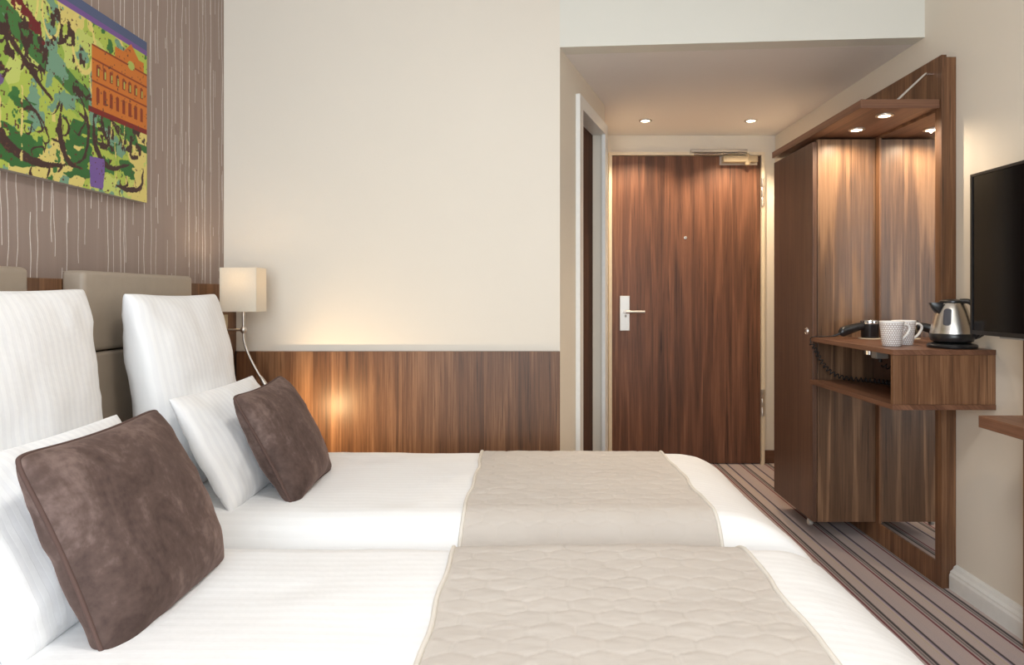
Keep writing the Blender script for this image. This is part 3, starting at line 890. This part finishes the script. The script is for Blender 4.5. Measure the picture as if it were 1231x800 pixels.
def bed(y0, y1, seed, who, label_bed):
    e = empty('bed', (-0.2, (y0+y1)/2, 0), label_bed, 'bed', 'twin single beds')
    box('base', (-1.19, 0.70, y0+0.05, y1-0.05, 0.06, 0.28), M['bed_base'], e, bev=0.02, seg=3)
    box('mattress', (-1.19, 0.64, y0+0.055, y1-0.055, 0.281, 0.485), M['mattress'], e, bev=0.04, seg=4)
    for lx in (-1.05, 0.55):
        for ly in (y0+0.12, y1-0.12):
            lathe('leg', [(0, 0), (0.022, 0), (0.025, 0.004), (0.025, 0.062), (0, 0.062)], (lx, ly, 0), M['black_matte'], e, 16)
    bd = Bedding(y0, y1, seed)
    A, B = np.meshgrid(bd.fx[0], bd.fy[0], indexing='ij')
    P, me = bd.mesh('duvet', A, B)
    o = link_mesh('duvet', me, M['duvet'], None, True)
    base_origin(o, (-0.2, (y0+y1)/2, BT))
    tag(o, 'white striped duvet spread over the bed ' + who, 'duvet', 'duvets on the two beds')
    md = o.modifiers.new('thickness', 'SOLIDIFY'); md.thickness = 0.018; md.offset = -1
    # quilted runner across the foot end
    xs, L = bd.fx[1], bd.fx[0]
    a0 = np.interp(-0.18, xs[:np.argmax(xs > 0.6)], L[:np.argmax(xs > 0.6)]); a1 = np.interp(0.475, xs, L)
    b0, b1 = 0.08, bd.fy[0][-1]-0.08
    na, nb = int((a1-a0)/0.0045), int((b1-b0)/0.0045)
    a = np.linspace(a0, a1, na); b = np.linspace(b0, b1, nb)
    A, B = np.meshgrid(a, b, indexing='ij')
    t = (A-a0)/(a1-a0)
    edge_w = 0.006*vnoise(B*9, 0*B, 0, seed+70)
    edge_w2 = 0.006*vnoise(B*9, 0*B+5, 0, seed+71)
    A2 = A + edge_w*(1-t) + edge_w2*t
    # honeycomb quilting
    w_ = 0.080; pitch = 0.046
    u, v = A, B*(0.866*w_/pitch)
    rowh = 0.866*w_
    best = np.full(A.shape, 9.0); second = np.full(A.shape, 9.0)
    j0 = np.floor(v/rowh)
    for dj in (-1, 0, 1, 2):
        j = j0+dj
        offx = (np.mod(j, 2))*0.5*w_
        i0 = np.floor((u-offx)/w_)
        for di in (-1, 0, 1, 2):
            cx, cy = (i0+di)*w_+offx, j*rowh
            d = np.hypot(u-cx, v-cy)
            nb_ = d < best
            second = np.where(nb_, best, np.minimum(second, d))
            best = np.where(nb_, d, best)
    edge = second-best
    puff = 0.0021*np.clip(edge/0.008, 0, 1)**0.6 + 0.0004*np.clip(edge/0.05, 0, 1) + 0.0012*fbm(A*30, B*60, 0, seed+33, 2)
    rim = np.minimum(np.minimum(A-a0, a1-A), 0.012)/0.012
    puff = puff*rim
    P, me = bd.mesh('bed_runner', A2, B, 0.006, puff)
    rn = empty('bed_runner', (0.15, (y0+y1)/2, BT), 'beige quilted runner across the foot of the bed ' + who, 'bed runner', 'bed runners')
    ro = link_mesh('quilt', me, M['runner'], rn, True)
    md = ro.modifiers.new('thickness', 'SOLIDIFY'); md.thickness = 0.004; md.offset = -1
    for k in (0, -1):
        pts = [tuple(p + np.array((0, 0, 0.001))) for p in P[k][::4]]
        tube('piping', pts, 0.0052, M['runner_pipe'], rn, 8)
    return e
bed(1.665, 2.535, 3, 'beside the low wood panel', 'single bed beside the low wood wall panel, under its duvet')
bed(0.725, 1.605, 11, 'nearest the viewer', 'single bed nearest the viewer, under its duvet')

# ------------------------------------------------------------------ pillows and cushions
def pillow_mesh(name, W, H, T, seed, pinch=0.06, power=0.42, n=46, wr=0.006, sag=0.12):
    u = np.linspace(-1, 1, n); u = np.sin(u*math.pi/2)
    U, V = np.meshgrid(u, u, indexing='ij')
    X = W/2*U*(1 - pinch*(1-V**2)*(0.4+0.6*np.abs(U)))
    Y = H/2*V*(1 - pinch*(1-U**2)*(0.4+0.6*np.abs(V)))
    rc = 1 - (0.045 if name == 'cushion' else 0.008)*np.abs(U)**10*np.abs(V)**10
    X = X*rc; Y = Y*rc
    prof = (np.clip(1-U**2, 0, 1)*np.clip(1-V**2, 0, 1))**power
    prof = prof*(1 - sag*V)         # filling slumps to the lower half
    edge = np.clip(prof*3, 0, 1)
    r = np.abs(U)**4*np.abs(V)**4
    Zs = []
    for s, sd in ((1, seed), (-1, seed+40)):
        wrk = fbm(X*9, Y*9, 0, sd, 4)*wr*1.6 + np.sin((np.abs(U)-np.abs(V))*9+4*vnoise(X*12, Y*12, 0, sd+2))*wr*0.35*(U**2+V**2)/2
        Zs.append(s*T/2*prof + edge*wrk)
    f = np.stack([X, Y, Zs[0]], -1).reshape(-1, 3)
    b = np.stack([X, Y, Zs[1]], -1).reshape(-1, 3)
    F = grid_faces(n, n)
    me = np_mesh(name, np.concatenate([f, b]), np.concatenate([F, F[:, ::-1]+n*n]))
    bm = bmesh.new(); bm.from_mesh(me)
    bmesh.ops.remove_doubles(bm, verts=bm.verts, dist=1e-4)
    bmesh.ops.recalc_face_normals(bm, faces=bm.faces)
    bm.to_mesh(me); bm.free()
    # outline for piping
    idx = [(i, 0) for i in range(n)] + [(n-1, j) for j in range(1, n)] + [(i, n-1) for i in range(n-2, -1, -1)] + [(0, j) for j in range(n-2, 0, -1)]
    outl = [(X[i, j], Y[i, j], 0.0) for i, j in idx]
    return me, outl

def place(o, bottom, top, yaw=0.0, roll=0.0):
    """local x = width (world y), local y = up the cushion, local z = front"""
    b, t = Vector(bottom), Vector(top)
    eh = (t-b).normalized()
    ew = Vector((math.sin(yaw), math.cos(yaw), 0))
    en = ew.cross(eh).normalized()
    ew = eh.cross(en).normalized()
    m = Matrix((ew, eh, en)).transposed().to_4x4()
    m = m @ Matrix.Rotation(roll, 4, 'Z')
    c = (b+t)/2
    m.translation = c
    o.matrix_world = m

def pillow(name, W, H, T, bottom, top, mat, label, cat, group, seed, yaw=0.0, roll=0.0, piping=None, **kw):
    me, outl = pillow_mesh(name, W, H, T, seed, **kw)
    o = link_mesh(name, me, mat, None, True)
    tag(o, label, cat, group)
    place(o, bottom, top, yaw, roll)
    if piping:
        bm = bmesh.new()
        pts = outl + [outl[0], outl[1]]
        bm_tube(bm, [p for p in pts], 0.0042, 7, up=(0, 0, 1))
        p = bpy.data.objects.new('piping', done(bm, 'piping'))
        p.data.materials.append(piping)
        for q in p.data.polygons: q.use_smooth = True
        COL.objects.link(p); p.parent = o
    return o

g1, g2, g3 = 'large white pillows', 'small white pillows', 'brown velvet cushions'
pillow('pillow', 0.515, 0.60, 0.17, (-1.030, 2.085, 0.530), (-1.120, 2.085, 1.108), M['pillow'], 'large white pillow upright against the headboard nearer the lamp', 'pillow', g1, 21, pinch=0.03, wr=0.006, power=0.33)
pillow('pillow', 0.57, 0.60, 0.17, (-1.070, 1.365, 0.530), (-1.115, 1.365, 1.125), M['pillow'], 'large white pillow upright at the left edge, cut off by the frame', 'pillow', g1, 55, pinch=0.03, wr=0.006, power=0.33)
pillow('pillow', 0.53, 0.35, 0.12, (-0.805, 2.035, 0.530), (-0.965, 2.035, 0.828), M['pillow'], 'small white pillow between brown cushion and large pillow, nearer the lamp', 'pillow', g2, 33, pinch=0.05, wr=0.006)
pillow('pillow', 0.53, 0.35, 0.12, (-0.805, 1.285, 0.530), (-0.965, 1.285, 0.828), M['pillow'], 'small white pillow behind the front brown cushion, at the lower left', 'pillow', g2, 77, pinch=0.05, wr=0.006)
pillow('cushion', 0.375, 0.355, 0.135, (-0.665, 2.025, 0.528), (-0.825, 2.010, 0.836), M['velvet'], 'brown velvet cushion on the bed beside the wood panel', 'cushion', g3, 91, piping=M['velvet_pipe'], pinch=0.07)
pillow('cushion', 0.415, 0.375, 0.16, (-0.690, 1.275, 0.526), (-0.825, 1.268, 0.842), M['velvet'], 'large brown velvet cushion in the foreground on the bed nearest the viewer', 'cushion', g3, 14, piping=M['velvet_pipe'], pinch=0.06)

# ------------------------------------------------------------------ wall lamp
LX, LYY = -1.142, 2.63
lp = empty('wall_lamp', (-1.259, LYY, 0.972), 'bedside wall lamp with square cream shade and curved metal reading arm', 'lamp')
sx0, sx1, sy0, sy1, sz0, sz1 = -1.213, -1.071, 2.580, 2.680, 1.045, 1.217
tk = 0.0025
boxes('lamp_shade', [(sx0, sx1, sy0, sy0+tk, sz0, sz1), (sx0, sx1, sy1-tk, sy1, sz0, sz1), (sx0, sx0+tk, sy0+tk, sy1-tk, sz0, sz1), (sx1-tk, sx1, sy0+tk, sy1-tk, sz0, sz1)], M['shade'], lp)
tube('stem', [(LX, LYY, 1.12), (LX, LYY, 1.05), (LX, LYY, 0.972)], 0.0055, M['nickel'], lp, 12)
lathe('socket', [(0, 1.10), (0.012, 1.10), (0.013, 1.075), (0.008, 1.07), (0, 1.07)], (LX, LYY, 0), M['nickel'], lp, 18)
lathe('bulb', [(0, 1.150), (0.012, 1.147), (0.019, 1.135), (0.019, 1.125), (0.012, 1.105), (0.009, 1.1005), (0, 1.1005)], (LX, LYY, 0), emit('bulb_glow', (1, 0.8, 0.55, 1), 2.0), lp, 20)
lathe('joint', [(0, 0.958), (0.008, 0.960), (0.0125, 0.968), (0.0125, 0.976), (0.008, 0.984), (0, 0.986)], (LX, LYY, 0), M['nickel'], lp, 20)
tube('bracket', [(-1.259, LYY, 0.972), (-1.20, LYY, 0.972), (LX, LYY, 0.972)], 0.0050, M['nickel'], lp, 12)
lathe('wall_plate', [(0, 0.016), (0.012, 0.016), (0.014, 0.012), (0.022, 0.006), (0.024, 0.0), (0, 0)], (-1.259, LYY, 0.972), M['nickel'], lp, 24, 'x')
neck = catmull([(LX, LYY, 0.965), (-1.139, LYY, 0.925), (-1.120, LYY, 0.870), (-1.092, LYY, 0.815), (-1.060, LYY-0.002, 0.762)], 8)
tube('gooseneck', neck, 0.0048, M['nickel'], lp, 10)
hd_ = tube('reading_head', catmull([(-1.075, LYY, 0.788), (-1.060, LYY-0.002, 0.762), (-1.010, LYY-0.01, 0.690), (-0.955, LYY-0.025, 0.645), (-0.905, LYY-0.038, 0.622)], 5), [0.006, 0.007, 0.008, 0.009, 0.0095]+[0.0105]*12+[0.012]*4, M['nickel'], lp, 16)
d = bpy.data.lights.new('bulb_light', 'POINT'); d.energy = 0.6; d.color = (1.0, 0.78, 0.54); d.shadow_soft_size = 0.022
o = bpy.data.objects.new('bulb_light', d); COL.objects.link(o); o.parent = lp; o.location = Vector((LX, LYY, 1.175)) - Vector(lp.location)
d = bpy.data.lights.new('reading_light', 'SPOT'); d.energy = 7.5; d.color = (1.0, 0.68, 0.34); d.shadow_soft_size = 0.02; d.spot_size = 3.05; d.spot_blend = 0.5
o = bpy.data.objects.new('reading_light', d); COL.objects.link(o); o.parent = lp
src = Vector((-0.880, 2.572, 0.612)); o.location = src - Vector(lp.location)
o.rotation_euler = Vector((0.5, 0.6, 0.05)).to_track_quat('-Z', 'Y').to_euler()

sw = empty('light_switch', (-1.259, 2.70, 0.917), 'beige double switch plate on the walnut panel below the lamp shade', 'switch')
box('plate', (-1.259, -1.2515, 2.668, 2.738, 0.917, 1.030), M['beige_plate'], sw, bev=0.002)
for z0, z1 in ((0.926, 0.971), (0.976, 1.021)):
    box('rocker', (-1.2515, -1.2485, 2.677, 2.729, z0, z1), M['beige_plate'], sw, bev=0.001)

# ------------------------------------------------------------------ painting
def painting():
    y0, y1, z0, z1 = 1.36, 2.218, 1.4175, 1.952
    X = -1.285
    nu, nw = 470, 290
    U, V = np.meshgrid(np.linspace(0, 1, nu), np.linspace(0, 1, nw), indexing='ij')
    asp = (y1-y0)/(z1-z0)
    px, py = U*asp, V
    def c(*a): return np.array(lin(*a)[:3])
    C = np.zeros(U.shape+(3,)) + c(176, 194, 84)
    def put(mask, col):
        C[mask] = col
    n1 = fbm(px*3, py*3, 0, 3, 5); n2 = fbm(px*4+9, py*2.2, 0, 8, 5); n3 = fbm(px*9, py*7, 0, 21, 5); n4 = fbm(px*26, py*26, 0, 40, 3)
    put(n1 > 0.10, c(196, 208, 112)); put(n2 > 0.20, c(222, 206, 122)); put(n2 < -0.24, c(150, 180, 76))
    # diagonal green bands and leafy patches
    band = py - (1.02 - 0.42*px)
    put((np.abs(band+0.10+0.05*n1) < 0.07) & (px < 1.25), c(70, 118, 62))
    put((n3 > 0.25) & (n1 < 0.03), c(62, 116, 58)); put((n3 < -0.30), c(118, 158, 132))
    put((fbm(px*5, py*12, 0, 60, 4) > 0.22) & (py < 0.35), c(56, 108, 54))
    # pale loops
    for (cx, cy, rx, ry) in ((0.62, 0.86, 0.07, 0.14), (0.78, 0.84, 0.06, 0.13), (1.02, 0.78, 0.09, 0.16), (1.12, 0.62, 0.05, 0.12)):
        q = np.hypot((px-cx)/rx, (py-cy)/ry)
        put(np.abs(q-1) < 0.09, c(226, 210, 124))
    # dark brush arcs with uneven width
    dark = c(70, 48, 44)
    def stroke(pts, w0, w1, col=dark, seed=0):
        P = np.array(catmull(pts, 14))
        best = np.full(px.shape, 9.0); ww = np.zeros(px.shape)
        for k, (a, b) in enumerate(P):
            t = k/(len(P)-1)
            w = w0+(w1-w0)*math.sin(math.pi*t)
            d = np.hypot(px-a, py-b)-w
            best = np.minimum(best, d)
        put(best + 0.010*n4 < 0, col)
    stroke([(0.50, 0.46), (0.42, 0.30), (0.50, 0.12), (0.70, 0.07), (0.92, 0.10)], 0.004, 0.026)
    stroke([(0.92, 0.10), (1.02, 0.16), (1.06, 0.30), (1.02, 0.44), (0.95, 0.52)], 0.003, 0.012)
    stroke([(0.86, 0.42), (0.84, 0.26), (0.90, 0.12), (1.00, 0.10)], 0.004, 0.02)
    stroke([(1.10, 0.40), (1.12, 0.24), (1.24, 0.15), (1.42, 0.20)], 0.004, 0.018)
    stroke([(1.30, 0.06), (1.42, 0.05), (1.54, 0.09), (1.57, 0.22)], 0.003, 0.015)
    stroke([(1.08, 0.46), (1.22, 0.44), (1.34, 0.34), (1.40, 0.24)], 0.003, 0.010)
    stroke([(0.30, 0.62), (0.44, 0.66), (0.58, 0.56), (0.70, 0.46), (0.80, 0.40)], 0.003, 0.016)
    stroke([(0.55, 0.28), (0.66, 0.32), (0.76, 0.24)], 0.003, 0.010)
    stroke([(0.05, 0.30), (0.16, 0.16), (0.30, 0.12)], 0.004, 0.02)
    # feathery speckle clusters
    spk = fbm(px*34, py*24, 0, 90, 3)
    def cluster(cx, cy, rx, ry, th=0.06):
        q = np.hypot((px-cx)/rx, (py-cy)/ry)
        put((q + 0.5*n3 < 1) & (spk > th), dark)
    cluster(0.46, 0.56, 0.10, 0.16); cluster(0.66, 0.66, 0.09, 0.20); cluster(0.82, 0.78, 0.15, 0.08)
    cluster(1.20, 0.34, 0.09, 0.10, 0.02); cluster(1.48, 0.36, 0.12, 0.12, 0.02); cluster(0.98, 0.60, 0.05, 0.16, 0.10)
    cluster(0.20, 0.62, 0.16, 0.2)
    for k in range(26):
        rr = random.Random(400+k)
        x0, yb = rr.uniform(0.35, 1.55), rr.uniform(0.04, 0.62)
        a0, sz = rr.uniform(0, 6.28), rr.uniform(0.04, 0.11)
        pts = [(x0+sz*j*0.35*math.cos(a0+j*rr.uniform(0.5, 0.9)), yb+sz*j*0.35*math.sin(a0+j*0.7)) for j in range(5)]
        stroke(pts, 0.001, rr.uniform(0.003, 0.008))
    for k in range(8):
        rr = random.Random(700+k)
        x0 = rr.uniform(0.4, 1.55); t0 = rr.uniform(0.3, 0.9)
        put((np.abs(px-x0-0.02*n3) < rr.uniform(0.002, 0.004)*(1+3*n4)) & (py < t0) & (py > t0-rr.uniform(0.15, 0.4)), c(224, 206, 128))
    # splash of dark red
    q = np.hypot((px-0.60), (py-0.80 + 0.9*(px-0.60)))
    put((np.abs(py-(0.80-0.75*(px-0.58))) < 0.03+0.10*n3+0.12*n4) & (np.abs(px-0.58) < 0.16), c(112, 38, 40))
    # purple patch
    put((np.abs(px-1.13) < 0.055+0.02*n3) & (py < 0.20+0.05*n1) & (py > 0.015), c(120, 92, 158))
    put((np.hypot(px-0.44, (py-0.40)*1.2) < 0.03+0.03*n3), c(112, 88, 140))
    # blue and purple band along the top
    put(py > 0.915, c(122, 88, 150)); put(py > 0.948 + 0.004*n1, c(86, 96, 128))
    # orange facade: stepped front with arched openings
    org, drk = c(204, 118, 46), c(140, 62, 34)
    fx = px
    slope = 0.42
    fx = 1.205 + (px-1.085)*(1.60-1.205)/(1.60-1.085)
    body = (fx > 1.205) & (py > 0.44 - 0.02*(fx-1.2)) & (py < 0.80)
    tower = (fx > 1.36) & (fx < 1.58) & (py < 0.86) & (py > 0.5)
    gable = (fx > 1.42) & (fx < 1.54) & (py < 0.93 - 1.2*np.abs(fx-1.48)) & (py > 0.5)
    put(body | tower | gable, org)
    put((fx > 1.185) & (py > 0.425) & (py < 0.455), c(128, 40, 34))
    for zz in (0.60, 0.72, 0.795):
        put((fx > 1.205) & (np.abs(py-zz) < 0.005), drk)
    for cx in np.arange(1.245, 1.60, 0.045):
        for zb, zt in ((0.49, 0.565), (0.63, 0.69)):
            m = (np.abs(fx-cx) < 0.011) & (py > zb) & (py < zt + 0.011 - 0.8*np.abs(fx-cx))
            put(m, drk)
            put((np.abs(fx-cx-0.004) < 0.004) & (py > zb+0.01) & (py < zt-0.01) & (zb > 0.6), c(176, 190, 96))
    put(np.hypot(fx-1.48, py-0.80) < 0.026, c(176, 190, 96))
    # small speckles all over
    put((fbm(px*60, py*60, 0, 120, 2) > 0.46) & (py < 0.9), c(96, 60, 48))
    e = empty('wall_painting', (X, (y0+y1)/2, z0), 'green, yellow and orange abstract print hanging on the wallpaper wall', 'painting')
    box('canvas', (XL+0.0005, X-0.0006, y0, y1, z0, z1), M['canvas_edge'], e)
    P = np.stack([np.full(U.shape, X), y0+U*(y1-y0), z0+V*(z1-z0)], -1).reshape(-1, 3)
    me = np_mesh('print', P, grid_faces(nu, nw))
    at = me.color_attributes.new('ink', 'FLOAT_COLOR', 'POINT')
    rgba = np.concatenate([C.reshape(-1, 3), np.ones((nu*nw, 1))], 1).astype(np.float32).ravel()
    at.data.foreach_set('color', rgba)
    t = NT('printed_canvas')
    an = t.n('ShaderNodeAttribute'); an.attribute_name = 'ink'
    t.set(an.outputs['Color'], 0.6, 0, 0.3)
    t.bump(t.noise(t.obj(), 900, 2), 0.1, 0.0008)
    o = link_mesh('print', me, t.m, e)
    return e
painting()
